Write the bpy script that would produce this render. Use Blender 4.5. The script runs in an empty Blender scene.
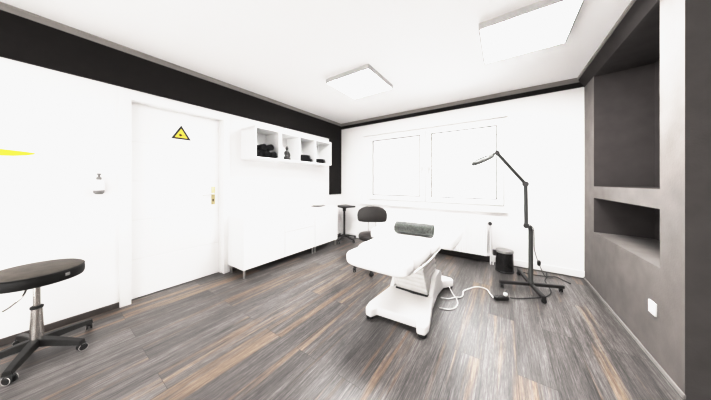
import bpy, bmesh, math, random
from mathutils import Vector, Matrix

random.seed(7)
S = bpy.context.scene
COL = S.collection
PI = math.pi

# ------------------------------------------------------------------ materials
def nodes(name):
    m = bpy.data.materials.new(name)
    m.use_nodes = True
    nt = m.node_tree
    nt.nodes.clear()
    out = nt.nodes.new('ShaderNodeOutputMaterial')
    return m, nt, out

def mat(name, col, rough=0.5, metal=0.0, var=0.04, scale=30.0, bump=0.0, bscale=200.0, spec=0.5, emit=0.0, sheen=0.0, coat=0.0):
    """Principled material whose colour is varied by object-space noise."""
    m, nt, out = nodes(name)
    b = nt.nodes.new('ShaderNodeBsdfPrincipled')
    nt.links.new(b.outputs[0], out.inputs[0])
    tc = nt.nodes.new('ShaderNodeTexCoord')
    nz = nt.nodes.new('ShaderNodeTexNoise')
    nz.inputs['Scale'].default_value = scale
    nz.inputs['Detail'].default_value = 4
    nt.links.new(tc.outputs['Object'], nz.inputs['Vector'])
    r = nt.nodes.new('ShaderNodeValToRGB')
    r.color_ramp.elements[0].position = 0.3
    r.color_ramp.elements[1].position = 0.7
    r.color_ramp.elements[0].color = [c * (1 - var) for c in col] + [1]
    r.color_ramp.elements[1].color = [min(1, c * (1 + var)) for c in col] + [1]
    nt.links.new(nz.outputs[0], r.inputs[0])
    nt.links.new(r.outputs[0], b.inputs['Base Color'])
    b.inputs['Roughness'].default_value = rough
    b.inputs['Metallic'].default_value = metal
    b.inputs['Specular IOR Level'].default_value = spec
    b.inputs['Coat Weight'].default_value = coat
    b.inputs['Sheen Weight'].default_value = sheen
    if emit:
        b.inputs['Emission Color'].default_value = (1, 1, 1, 1)
        b.inputs['Emission Strength'].default_value = emit
    if bump:
        n2 = nt.nodes.new('ShaderNodeTexNoise')
        n2.inputs['Scale'].default_value = bscale
        n2.inputs['Detail'].default_value = 3
        nt.links.new(tc.outputs['Object'], n2.inputs['Vector'])
        bp = nt.nodes.new('ShaderNodeBump')
        bp.inputs['Strength'].default_value = bump
        bp.inputs['Distance'].default_value = 0.01
        nt.links.new(n2.outputs[0], bp.inputs['Height'])
        nt.links.new(bp.outputs[0], b.inputs['Normal'])
    return m

def floor_material():
    m, nt, out = nodes('laminate_planks')
    N = nt.nodes.new
    def val(x, inp):
        if isinstance(x, (int, float)):
            inp.default_value = x
        else:
            nt.links.new(x, inp)
    def M(op, a, b=0.0, c=None):
        n = N('ShaderNodeMath'); n.operation = op
        val(a, n.inputs[0]); val(b, n.inputs[1])
        if c is not None: val(c, n.inputs[2])
        return n.outputs[0]
    geo = N('ShaderNodeNewGeometry')
    sep = N('ShaderNodeSeparateXYZ'); nt.links.new(geo.outputs['Position'], sep.inputs[0])
    X, Y = sep.outputs[0], sep.outputs[1]
    W, L = 0.185, 1.26
    u = M('DIVIDE', M('ADD', X, 0.115), W)
    col = M('FLOOR', u)
    fu = M('SUBTRACT', u, col)
    par = M('FLOORED_MODULO', col, 2.0)
    v = M('DIVIDE', M('SUBTRACT', M('SUBTRACT', Y, 0.41), M('MULTIPLY', M('SUBTRACT', 1.0, par), 0.63)), L)
    row = M('FLOOR', v)
    fv = M('SUBTRACT', v, row)
    cv = N('ShaderNodeCombineXYZ'); nt.links.new(col, cv.inputs[0]); nt.links.new(row, cv.inputs[1])
    wn = N('ShaderNodeTexWhiteNoise'); wn.noise_dimensions = '2D'
    nt.links.new(cv.outputs[0], wn.inputs['Vector'])
    r1 = wn.outputs['Value']
    sc = N('ShaderNodeSeparateColor'); nt.links.new(wn.outputs['Color'], sc.inputs[0])
    r2, r3 = sc.outputs[0], sc.outputs[1]
    def noise(sx, sy, off, detail=4, dist=0.0, rough=0.6):
        c = N('ShaderNodeCombineXYZ')
        val(M('ADD', M('MULTIPLY', X, sx), M('MULTIPLY', r2, off)), c.inputs[0])
        val(M('ADD', M('MULTIPLY', Y, sy), M('MULTIPLY', r3, off)), c.inputs[1])
        val(M('MULTIPLY', r1, 50.0), c.inputs[2])
        n = N('ShaderNodeTexNoise')
        n.inputs['Scale'].default_value = 1.0
        n.inputs['Detail'].default_value = detail
        n.inputs['Distortion'].default_value = dist
        n.inputs['Roughness'].default_value = rough
        nt.links.new(c.outputs[0], n.inputs['Vector'])
        return n.outputs[0]
    grain = noise(150, 4.5, 40, 6, 0.4, 0.75)
    fine = noise(420, 24.0, 90, 2, 0.0)
    broad = noise(16, 1.0, 70, 3, 1.0)
    orn = noise(15, 0.7, 110, 2, 0.6)
    # grey tone
    tone = M('ADD', M('MULTIPLY', M('SUBTRACT', r1, 0.5), 0.20), M('MULTIPLY', M('SUBTRACT', broad, 0.5), 0.8))
    tone = M('ADD', tone, M('MULTIPLY', M('SUBTRACT', grain, 0.5), 1.8))
    tone = M('ADD', tone, M('MULTIPLY', M('SUBTRACT', fine, 0.5), 0.7))
    tone = M('ADD', tone, 0.40)
    rg = N('ShaderNodeValToRGB')
    e = rg.color_ramp.elements
    e[0].position = 0.0; e[0].color = (0.024, 0.022, 0.0215, 1)
    e[1].position = 1.0; e[1].color = (0.30, 0.288, 0.282, 1)
    k = e.new(0.45); k.color = (0.102, 0.094, 0.091, 1)
    nt.links.new(tone, rg.inputs[0])
    ro = N('ShaderNodeValToRGB')
    e = ro.color_ramp.elements
    e[0].position = 0.0; e[0].color = (0.055, 0.040, 0.031, 1)
    e[1].position = 1.0; e[1].color = (0.44, 0.335, 0.245, 1)
    k = e.new(0.5); k.color = (0.245, 0.170, 0.118, 1)
    nt.links.new(tone, ro.inputs[0])
    # brown streaks live on some of the planks only
    mr = N('ShaderNodeMapRange')
    mr.inputs['From Min'].default_value = 0.53; mr.inputs['From Max'].default_value = 0.64
    val(M('ADD', orn, M('MULTIPLY', M('SUBTRACT', r3, 0.60), 0.22)), mr.inputs['Value'])
    mx = N('ShaderNodeMix'); mx.data_type = 'RGBA'
    nt.links.new(M('MULTIPLY', mr.outputs[0], 0.7), mx.inputs[0])
    nt.links.new(rg.outputs[0], mx.inputs[6]); nt.links.new(ro.outputs[0], mx.inputs[7])
    # seams between boards
    du = M('MULTIPLY', M('MINIMUM', fu, M('SUBTRACT', 1.0, fu)), W)
    dv = M('MULTIPLY', M('MINIMUM', fv, M('SUBTRACT', 1.0, fv)), L)
    seam = M('LESS_THAN', M('MINIMUM', du, dv), 0.0016)
    mx2 = N('ShaderNodeMix'); mx2.data_type = 'RGBA'
    nt.links.new(M('MULTIPLY', seam, 0.6), mx2.inputs[0])
    nt.links.new(mx.outputs[2], mx2.inputs[6]); mx2.inputs[7].default_value = (0.02, 0.018, 0.016, 1)
    b = N('ShaderNodeBsdfPrincipled')
    nt.links.new(mx2.outputs[2], b.inputs['Base Color'])
    val(M('ADD', 0.30, M('MULTIPLY', grain, 0.16)), b.inputs['Roughness'])
    b.inputs['Specular IOR Level'].default_value = 0.95
    bp = N('ShaderNodeBump'); bp.inputs['Strength'].default_value = 0.25; bp.inputs['Distance'].default_value = 0.002
    nt.links.new(grain, bp.inputs['Height']); nt.links.new(bp.outputs[0], b.inputs['Normal'])
    nt.links.new(b.outputs[0], out.inputs[0])
    return m

def glass_material():
    m, nt, out = nodes('window_glass')
    tr = nt.nodes.new('ShaderNodeBsdfTransparent')
    gl = nt.nodes.new('ShaderNodeBsdfGlossy'); gl.inputs['Roughness'].default_value = 0.03
    fr = nt.nodes.new('ShaderNodeFresnel'); fr.inputs[0].default_value = 1.25
    mx = nt.nodes.new('ShaderNodeMixShader')
    nt.links.new(fr.outputs[0], mx.inputs[0]); nt.links.new(tr.outputs[0], mx.inputs[1]); nt.links.new(gl.outputs[0], mx.inputs[2])
    nt.links.new(mx.outputs[0], out.inputs[0])
    return m

def lens_material():
    m, nt, out = nodes('lens_glass')
    g = nt.nodes.new('ShaderNodeBsdfPrincipled')
    g.inputs['Base Color'].default_value = (0.62, 0.63, 0.63, 1)
    g.inputs['Roughness'].default_value = 0.1
    nt.links.new(g.outputs[0], out.inputs[0])
    return m

def light_material(strength):
    m, nt, out = nodes('lit_diffuser')
    e = nt.nodes.new('ShaderNodeEmission')
    e.inputs[0].default_value = (1.0, 0.985, 0.97, 1)
    e.inputs[1].default_value = strength
    nt.links.new(e.outputs[0], out.inputs[0])
    return m

WHITE = mat('wall_white', (0.86, 0.85, 0.845), 0.8, var=0.01, scale=3, bump=0.04, bscale=120)
CEIL = mat('ceiling_white', (0.87, 0.86, 0.855), 0.85, var=0.008, scale=2)
GLOSSW = mat('white_lacquer', (0.84, 0.84, 0.838), 0.28, var=0.01, scale=4)
SATINW = mat('white_satin_paint', (0.85, 0.845, 0.84), 0.42, var=0.01, scale=4)
UPVC = mat('white_plastic', (0.86, 0.858, 0.855), 0.3, var=0.01, scale=5)
VINYLW = mat('white_vinyl', (0.90, 0.895, 0.89), 0.42, var=0.012, scale=9, bump=0.02, bscale=300)
SHELLW = mat('white_shell', (0.85, 0.842, 0.835), 0.35, var=0.015, scale=6)
BELLOW = mat('pale_grey_bellows', (0.72, 0.708, 0.695), 0.6, var=0.04, scale=20)
BLACKP = mat('black_paint', (0.0125, 0.0105, 0.0100), 0.8, var=0.12, scale=14, bump=0.05, bscale=150, spec=0.25)
CORN = mat('grey_cornice', (0.29, 0.275, 0.262), 0.8, var=0.05, scale=12)
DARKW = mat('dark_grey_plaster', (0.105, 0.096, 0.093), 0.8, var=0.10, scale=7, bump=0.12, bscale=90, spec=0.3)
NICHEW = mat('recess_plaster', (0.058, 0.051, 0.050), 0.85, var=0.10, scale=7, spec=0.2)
FACEW = mat('grey_plaster_face_and_lit_floor', (0.175, 0.163, 0.156), 0.8, var=0.10, scale=6, bump=0.12, bscale=90, spec=0.3)
NICHEC = mat('darker_grey_plaster_and_shade', (0.042, 0.037, 0.036), 0.85, var=0.10, scale=8, spec=0.2)
LGREY = mat('pale_grey_trim', (0.42, 0.40, 0.385), 0.5, var=0.05, scale=10)
SKG = mat('grey_skirting', (0.26, 0.25, 0.24), 0.5, var=0.05, scale=10)
BASED = mat('brown_grey_skirting', (0.075, 0.064, 0.059), 0.5, var=0.25, scale=9)
BLACKR = mat('black_rubber', (0.012, 0.012, 0.012), 0.6, var=0.1)
BLACKM = mat('black_metal', (0.022, 0.020, 0.020), 0.38, var=0.1, scale=20)
GUNM = mat('gunmetal_paint', (0.060, 0.061, 0.058), 0.42, metal=0.3, var=0.1, scale=20)
STOOLM = mat('dark_stool_metal', (0.020, 0.019, 0.018), 0.38, metal=0.2, var=0.2)
HEADG = mat('lamp_head_grey', (0.11, 0.112, 0.108), 0.4, metal=0.2, var=0.1)
CHROME = mat('brushed_chrome', (0.55, 0.53, 0.51), 0.26, metal=1.0, var=0.08, scale=30)
STEEL = mat('satin_steel', (0.62, 0.61, 0.60), 0.3, metal=1.0, var=0.05)
BRASS = mat('aged_brass', (0.52, 0.45, 0.27), 0.35, metal=0.5, var=0.1)
VINYLB = mat('black_vinyl', (0.007, 0.0065, 0.006), 0.5, var=0.15, scale=25, bump=0.06, bscale=250, spec=0.25)
VINYLT = mat('brown_grey_vinyl', (0.078, 0.068, 0.058), 0.6, var=0.22, scale=16, bump=0.08, bscale=220)  # lighter, browner vinyl for the stool's seat top
BACKV = mat('charcoal_vinyl', (0.030, 0.026, 0.024), 0.36, var=0.12, scale=20, bump=0.05, bscale=220)
TOWELB = mat('black_terry', (0.010, 0.010, 0.011), 0.95, var=0.3, scale=60, bump=0.5, bscale=260, spec=0.1, sheen=0.1)
TOWELG = mat('grey_green_terry', (0.098, 0.103, 0.097), 0.95, var=0.35, scale=70, bump=0.8, bscale=240, spec=0.1, sheen=0.3)
TOWELG2 = mat('grey_green_terry_edge', (0.14, 0.148, 0.138), 0.95, var=0.25, scale=60, bump=0.6, bscale=240, spec=0.1)
YELLOW = mat('yellow_vinyl_decal', (0.70, 0.63, 0.035), 0.5, var=0.03)
YSIGN = mat('yellow_sign', (0.84, 0.66, 0.06), 0.45, var=0.03)
BLACKS = mat('black_sign_ink', (0.012, 0.012, 0.012), 0.5)
REDDISH = mat('dark_brown_ink', (0.10, 0.035, 0.02), 0.5)
GREYP = mat('grey_plastic', (0.20, 0.195, 0.19), 0.5)
DKSLOT = mat('dark_gap', (0.14, 0.135, 0.13), 0.7)
SEAMG = mat('gasket_grey', (0.17, 0.166, 0.162), 0.7, spec=0.2)
HANDG = mat('handle_grey', (0.45, 0.445, 0.44), 0.4)
ALUG = mat('light_frame_grey', (0.50, 0.49, 0.485), 0.5)
GROOVEG = mat('groove_shadow_grey', (0.33, 0.325, 0.32), 0.7)
LIDG = mat('grey_lid', (0.28, 0.275, 0.27), 0.28, metal=0.4, var=0.1)
BINB = mat('glossy_black_steel', (0.014, 0.013, 0.013), 0.22, var=0.1)
CABLEW = mat('white_cable', (0.80, 0.79, 0.78), 0.5)
CABLEB = mat('black_cable', (0.02, 0.02, 0.02), 0.5)
CABLEG = mat('dark_grey_cable', (0.11, 0.11, 0.11), 0.5)
BLIND = mat('white_blind_fabric', (0.82, 0.81, 0.80), 0.8, var=0.02, scale=10, emit=0.35)  # slight emission gives the slats a daylit glow
FLOOR = floor_material()
GLASS = glass_material()
LENS = lens_material()
LIT = light_material(42.0)

# ------------------------------------------------------------------ mesh building
class MB:
    def __init__(self):
        self.bm = bmesh.new()
    def _add(self, t, M=None):
        if M is not None:
            bmesh.ops.transform(t, matrix=M, verts=t.verts)
        me = bpy.data.meshes.new('tmp')
        t.to_mesh(me); t.free()
        self.bm.from_mesh(me)
        bpy.data.meshes.remove(me)
        return self
    def box(self, x0, x1, y0, y1, z0, z1, bev=0.0, seg=2, M=None, fn=None):
        t = bmesh.new()
        vs = [t.verts.new((x, y, z)) for x in (x0, x1) for y in (y0, y1) for z in (z0, z1)]
        for f in ((0,1,3,2),(4,6,7,5),(0,4,5,1),(2,3,7,6),(0,2,6,4),(1,5,7,3)):
            t.faces.new([vs[i] for i in f])
        if bev:
            bmesh.ops.bevel(t, geom=list(t.edges), offset=bev, segments=seg, profile=0.5, affect='EDGES')
        if fn:
            for v in t.verts: v.co = Vector(fn(v.co))
        return self._add(t, M)
    def cushion(self, x0, x1, y0, y1, z0, z1, nx=14, ny=14, e=4.0, ez=3.0, M=None, fn=None):
        """Rounded pad: superellipsoid filling the given box."""
        t = bmesh.new()
        c = Vector(((x0+x1)/2, (y0+y1)/2, (z0+z1)/2)); h = Vector(((x1-x0)/2, (y1-y0)/2, (z1-z0)/2))
        bmesh.ops.create_cube(t, size=2.0)
        bmesh.ops.subdivide_edges(t, edges=list(t.edges), cuts=nx, use_grid_fill=True)
        for v in t.verts:
            x, y, z = v.co
            n = (abs(x)**e + abs(y)**e)
            s = (n**(ez/e) + abs(z)**ez)**(1/ez)
            v.co = Vector((x/s*h.x, y/s*h.y, z/s*h.z)) + c
            if fn: v.co = Vector(fn(v.co))
        return self._add(t, M)
    def cyl(self, p0, p1, r0, r1=None, n=16):
        p0, p1 = Vector(p0), Vector(p1)
        r1 = r0 if r1 is None else r1
        t = bmesh.new()
        d = p1 - p0
        bmesh.ops.create_cone(t, cap_ends=True, segments=n, radius1=r0, radius2=r1, depth=d.length)
        q = d.to_track_quat('Z', 'Y').to_matrix().to_4x4()
        return self._add(t, Matrix.Translation((p0 + p1) / 2) @ q)
    def lathe(self, prof, loc=(0,0,0), n=28, M=None, sx=1.0, sy=1.0):
        t = bmesh.new()
        rings = []
        for r, z in prof:
            if r < 1e-5:
                rings.append([t.verts.new((0, 0, z))])
            else:
                rings.append([t.verts.new((r*sx*math.cos(2*PI*i/n), r*sy*math.sin(2*PI*i/n), z)) for i in range(n)])
        for a, b in zip(rings, rings[1:]):
            for i in range(n):
                j = (i+1) % n
                if len(a) == 1 and len(b) == 1: continue
                if len(a) == 1: t.faces.new((a[0], b[j], b[i]))
                elif len(b) == 1: t.faces.new((a[i], a[j], b[0]))
                else: t.faces.new((a[i], a[j], b[j], b[i]))
        bmesh.ops.recalc_face_normals(t, faces=t.faces)
        T = Matrix.Translation(loc)
        return self._add(t, T @ M if M is not None else T)
    def tube(self, pts, r, n=8, smooth=4):
        P = [Vector(p) for p in pts]
        if smooth:
            Q = []
            for i in range(len(P)-1):
                a, b, c, d = P[max(i-1,0)], P[i], P[i+1], P[min(i+2,len(P)-1)]
                for k in range(smooth):
                    u = k/smooth
                    Q.append(0.5*((2*b)+(c-a)*u+(2*a-5*b+4*c-d)*u*u+(3*b-a-3*c+d)*u**3))
            P = Q + [P[-1]]
        t = bmesh.new()
        up = Vector((0.13, 0.21, 0.97)); rings = []
        for i, p in enumerate(P):
            tan = (P[min(i+1,len(P)-1)] - P[max(i-1,0)])
            if tan.length < 1e-9: tan = Vector((0,0,1))
            tan.normalize()
            a = tan.cross(up)
            if a.length < 0.05: a = tan.cross(Vector((1,0,0)))
            a.normalize(); b = tan.cross(a)
            rings.append([t.verts.new(p + a*r*math.cos(2*PI*k/n) + b*r*math.sin(2*PI*k/n)) for k in range(n)])
        for A, B in zip(rings, rings[1:]):
            for k in range(n):
                t.faces.new((A[k], A[(k+1)%n], B[(k+1)%n], B[k]))
        t.faces.new(list(reversed(rings[0]))); t.faces.new(rings[-1])
        return self._add(t)
    def prism(self, poly, d, M=None, bev=0.0, seg=2, fn=None):
        """poly: 2D outline in XY, extruded d along Z."""
        t = bmesh.new()
        a = [t.verts.new((x, y, 0)) for x, y in poly]
        b = [t.verts.new((x, y, d)) for x, y in poly]
        n = len(poly)
        t.faces.new(list(reversed(a))); t.faces.new(b)
        for i in range(n):
            t.faces.new((a[i], a[(i+1)%n], b[(i+1)%n], b[i]))
        bmesh.ops.recalc_face_normals(t, faces=t.faces)
        if bev:
            bmesh.ops.bevel(t, geom=list(t.edges), offset=bev, segments=seg, profile=0.5, affect='EDGES')
        if fn:
            for v in t.verts: v.co = Vector(fn(v.co))
        return self._add(t, M)
    def build(self, name, m, parent=None, angle=40):
        me = bpy.data.meshes.new(name)
        bmesh.ops.recalc_face_normals(self.bm, faces=self.bm.faces)
        self.bm.to_mesh(me); self.bm.free()
        me.materials.append(m)
        for p in me.polygons: p.use_smooth = True
        me.set_sharp_from_angle(angle=math.radians(angle))
        o = bpy.data.objects.new(name, me)
        COL.objects.link(o)
        if parent is not None: o.parent = parent
        return o

def thing(name, label, cat, loc=(0,0,0), rz=0.0, group=None):
    o = bpy.data.objects.new(name, None)
    COL.objects.link(o)
    o.empty_display_size = 0.05
    o.location = loc; o.rotation_euler = (0, 0, rz)
    o['label'] = label; o['category'] = cat
    if group: o['group'] = group
    return o
def tag(o, label, cat, group=None):
    o['label'] = label; o['category'] = cat
    if group: o['group'] = group
    return o
def struct(o):
    o['kind'] = 'structure'
    return o
def children(o):
    return [c for c in list(COL.objects) if c.parent is o or c.parent == o]
def copy_tree(o, parent=None):
    c = o.copy(); COL.objects.link(c)
    if parent is not None: c.parent = parent
    for ch in children(o): copy_tree(ch, c)
    return c
def rotz(a): return Matrix.Rotation(a, 4, 'Z')

# ------------------------------------------------------------------ room shell
XL, XR, YF, YB, ZC = -3.02, 0.818, 3.80, -2.0, 2.48
XE, YR = 2.6, 2.0           # the room widens in front of the dark pier

struct(MB().box(XL-0.2, XE+0.2, YB-0.2, YF+0.3, -0.1, 0.0).build('floor', FLOOR))
struct(MB().box(XL-0.2, XE+0.2, YB-0.2, YF+0.3, ZC, ZC+0.1).build('ceiling', CEIL))

DY0, DY1, DZ = 0.496, 1.339, 2.0
w = MB()
w.box(XL-0.2, XL, YB, DY0-0.02, 0, ZC); w.box(XL-0.2, XL, DY0-0.02, DY1+0.02, DZ+0.02, ZC); w.box(XL-0.2, XL, DY1+0.02, YF+0.3, 0, ZC)
struct(w.build('wall_left', WHITE))
struct(MB().box(XL-0.26, XL-0.201, DY0-0.2, DY1+0.2, 0, DZ+0.2).build('wall_beyond_door', WHITE))

WX0, WX1, WZ0, WZ1 = -2.30, -0.01, 0.82, 2.10
w = MB()
w.box(XL-0.2, WX0-0.01, YF, YF+0.3, 0, ZC); w.box(WX1+0.01, 1.5, YF, YF+0.3, 0, ZC)
w.box(WX0-0.01, WX1+0.01, YF, YF+0.3, 0, WZ0); w.box(WX0-0.01, WX1+0.01, YF, YF+0.3, WZ1, ZC)
struct(w.build('wall_far', WHITE))

# dark wall with its two niches
NY0, NY1, NX = 2.233, 3.456, 1.20
w = MB()
w.box(XR, NX+0.12, YR, NY0, 0, ZC)                                   # near pier
w.prism([(XR, NY1), (NX, NY1-0.095), (NX+0.12, NY1-0.095), (NX+0.12, YF), (XR, YF)], ZC)   # far pier
w.box(XR, NX+0.12, NY0, NY1, 0, 0.643)
w.box(XR, NX+0.12, NY0, NY1, 1.02, 1.147)
w.box(NX, NX+0.12, NY0, NY1, 0.643, ZC)
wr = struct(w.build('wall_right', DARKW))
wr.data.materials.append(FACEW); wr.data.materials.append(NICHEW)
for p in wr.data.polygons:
    if (p.normal.x < -0.9 and p.center.x < XR+0.01) or (p.normal.z > 0.9 and p.center.z < 0.9): p.material_index = 1  # lower niche floor takes the face grey, painting in its lit look
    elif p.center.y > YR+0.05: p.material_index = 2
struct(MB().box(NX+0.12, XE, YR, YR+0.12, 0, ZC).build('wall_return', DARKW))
struct(MB().box(XE, XE+0.15, YB, YR+0.1, 0, ZC).build('wall_side', WHITE))
struct(MB().box(XL-0.2, XE+0.2, YB-0.15, YB, 0, ZC).build('wall_back', WHITE))
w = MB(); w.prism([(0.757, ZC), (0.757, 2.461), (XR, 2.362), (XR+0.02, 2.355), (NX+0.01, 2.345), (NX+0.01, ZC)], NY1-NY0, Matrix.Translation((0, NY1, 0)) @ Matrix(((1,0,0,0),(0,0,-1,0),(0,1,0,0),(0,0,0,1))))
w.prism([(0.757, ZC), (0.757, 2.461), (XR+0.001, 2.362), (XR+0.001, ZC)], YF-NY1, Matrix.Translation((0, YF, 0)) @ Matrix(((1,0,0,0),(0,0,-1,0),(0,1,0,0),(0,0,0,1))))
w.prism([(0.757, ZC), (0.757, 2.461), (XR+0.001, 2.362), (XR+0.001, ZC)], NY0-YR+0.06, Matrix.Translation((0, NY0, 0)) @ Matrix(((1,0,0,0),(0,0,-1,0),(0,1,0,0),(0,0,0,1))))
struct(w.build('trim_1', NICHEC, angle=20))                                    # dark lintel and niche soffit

# painted bands under the ceiling
w = MB(); w.box(XL-0.001, XL+0.022, YB, YF, 2.105, 2.44, 0.002, 1)
struct(w.build('trim_2', BLACKP))
w = MB(); w.box(XL-0.001, XL+0.022, 3.412, YF, 0.935, 2.107, 0.002, 1)
struct(w.build('trim_3', BLACKP))
w = MB(); w.box(XL, XR+0.01, YF-0.018, YF+0.001, 2.372, 2.44, 0.002, 1)
struct(w.build('trim_4', BLACKP))

def cornice(name, p0, p1, inward, m):
    """Cove profile swept straight between two points; `inward` points into the room."""
    prof = [(0, 0), (0.062, 0), (0.060, -0.009), (0.044, -0.017), (0.027, -0.031), (0.018, -0.046), (0.012, -0.050), (0.012, -0.058), (0, -0.058)]
    bm = bmesh.new()
    a = [bm.verts.new((p0[0]+inward[0]*u, p0[1]+inward[1]*u, ZC+v)) for u, v in prof]
    b = [bm.verts.new((p1[0]+inward[0]*u, p1[1]+inward[1]*u, ZC+v)) for u, v in prof]
    n = len(prof)
    for i in range(n): bm.faces.new((a[i], a[(i+1)%n], b[(i+1)%n], b[i]))
    bm.faces.new(a); bm.faces.new(list(reversed(b)))
    k = MB(); k.bm.free(); k.bm = bm
    return struct(k.build(name, m, angle=25))
cornice('trim_5', (XL, YB), (XL, YF), (1, 0), CORN)
cornice('trim_6', (XL, YF), (XR, YF), (0, -1), CORN)
struct(MB().box(0.744, 0.758, YR-0.06, YF, 2.458, ZC).build('trim_7', CORN))

# skirtings
def skirting(name, parts, m): 
    k = MB()
    for p in parts: k.box(*p, 0.003, 1)
    return struct(k.build(name, m))
skirting('baseboard_left', [(XL, XL+0.014, YB, DY0-0.08, 0, 0.052), (XL, XL+0.014, DY1+0.08, YF, 0, 0.052)], BASED)
skirting('baseboard_far', [(XL, XR, YF-0.016, YF, 0.012, 0.098)], SATINW)
skirting('trim_8', [(XL, XR, YF-0.022, YF, 0, 0.012)], DKSLOT)
skirting('baseboard_right', [(XR-0.012, XR, YR-0.012, YF-0.02, 0.006, 0.030)], SKG)
skirting('trim_9', [(XR-0.016, XR, YR-0.016, YF-0.02, 0, 0.007)], DKSLOT)

# ------------------------------------------------------------------ door
k = MB()
k.box(XL-0.11, XL+0.022, DY0-0.080, DY0, 0, DZ+0.075, 0.004, 2)
k.box(XL-0.11, XL+0.022, DY1, DY1+0.078, 0, DZ+0.075, 0.004, 2)
k.box(XL-0.109, XL+0.021, DY0-0.002, DY1+0.002, DZ, DZ+0.0745, 0.004, 2)
k.box(XL-0.075, XL-0.055, DY0-0.002, DY0+0.012, 0, DZ, 0.002, 1)
k.box(XL-0.075, XL-0.055, DY1-0.012, DY1+0.002, 0, DZ, 0.002, 1)
door = struct(k.build('door_1', SATINW))
k = MB()
zs = [0.006, 0.40, 0.80, 1.20, 1.60, DZ+0.001]
for a, b in zip(zs, zs[1:]):
    k.box(XL-0.115, XL-0.080, DY0-0.001, DY1+0.001, a + (0.004 if a > 0.1 else 0), b - (0.004 if b < 1.9 else 0), 0.003, 1)
k.box(XL-0.112, XL-0.0845, DY0+0.006, DY1-0.006, 0.01, DZ-0.01)
leaf = k.build('door_leaf', SATINW, door)
hp = MB().box(XL-0.081, XL-0.074, 1.234, 1.276, 0.905, 1.135, 0.004, 2).build('handle_plate', BRASS, door)
k = MB(); k.cyl((XL-0.076, 1.253, 1.045), (XL-0.034, 1.253, 1.045), 0.009)
k.tube([(XL-0.038, 1.255, 1.045), (XL-0.034, 1.235, 1.044), (XL-0.034, 1.18, 1.038), (XL-0.036, 1.125, 1.030)], 0.0085, 10)
k.build('lever', STEEL, hp)
k = MB(); k.cyl((XL-0.076, 1.253, 0.965), (XL-0.072, 1.253, 0.965), 0.009); k.box(XL-0.076, XL-0.071, 1.249, 1.257, 0.945, 0.965)
k.build('keyhole', BLACKS, hp)
for hz in (0.28, 1.72):
    MB().cyl((XL-0.074, DY0+0.004, hz-0.05), (XL-0.074, DY0+0.004, hz+0.05), 0.006, n=10).build('hinge', UPVC, door)

# laser warning sign stuck on the leaf (YZ plane, text-free triangle)
def sign_tri(c, s, x, th):
    """equilateral triangle outline with rounded corners in the YZ plane"""
    pts = []
    for i in range(3):
        a = PI/2 + i*2*PI/3
        for d in (0.35, 0.0, -0.35):
            aa = a - d*0.55
            rr = s*(1.0 if d == 0 else 0.97)
            pts.append((rr*math.cos(aa)*1.0, rr*math.sin(aa)))
    return pts
MYZ = lambda x, y, z: Matrix.Translation((x, y, z)) @ Matrix(((0,0,1,0),(1,0,0,0),(0,1,0,0),(0,0,0,1)))
def tri(s): return [(s*math.cos(PI/2+i*2*PI/3), s*math.sin(PI/2+i*2*PI/3)) for i in range(3)]
sg = thing('warning_sign', 'yellow triangular laser warning sign with black border on the white door', 'sign', (XL-0.080, 0.921, 1.745))
MB().prism(tri(0.108), 0.0015, MYZ(0, 0, 0)).build('border', BLACKS, sg)
MB().prism(tri(0.070), 0.0012, MYZ(0.0012, 0, 0)).build('face', YSIGN, sg)
k = MB()
k.lathe([(0, 0), (0.013, 0), (0.013, 0.0008), (0, 0.0008)], n=16, M=MYZ(0.0023, -0.008, -0.006))
for i in range(16):
    a = 2*PI*i/16; r = 0.030 if i % 2 == 0 else 0.022
    ca, sa = math.cos(a), math.sin(a)
    k.prism([(-sa*0.0022, ca*0.0022), (sa*0.0022, -ca*0.0022), (ca*r, sa*r)], 0.0008, MYZ(0.0023, -0.008, -0.006))
k.box(0.0023, 0.0031, 0.0, 0.048, -0.008, -0.004)
k.build('starburst_symbol', REDDISH, sg)

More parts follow.
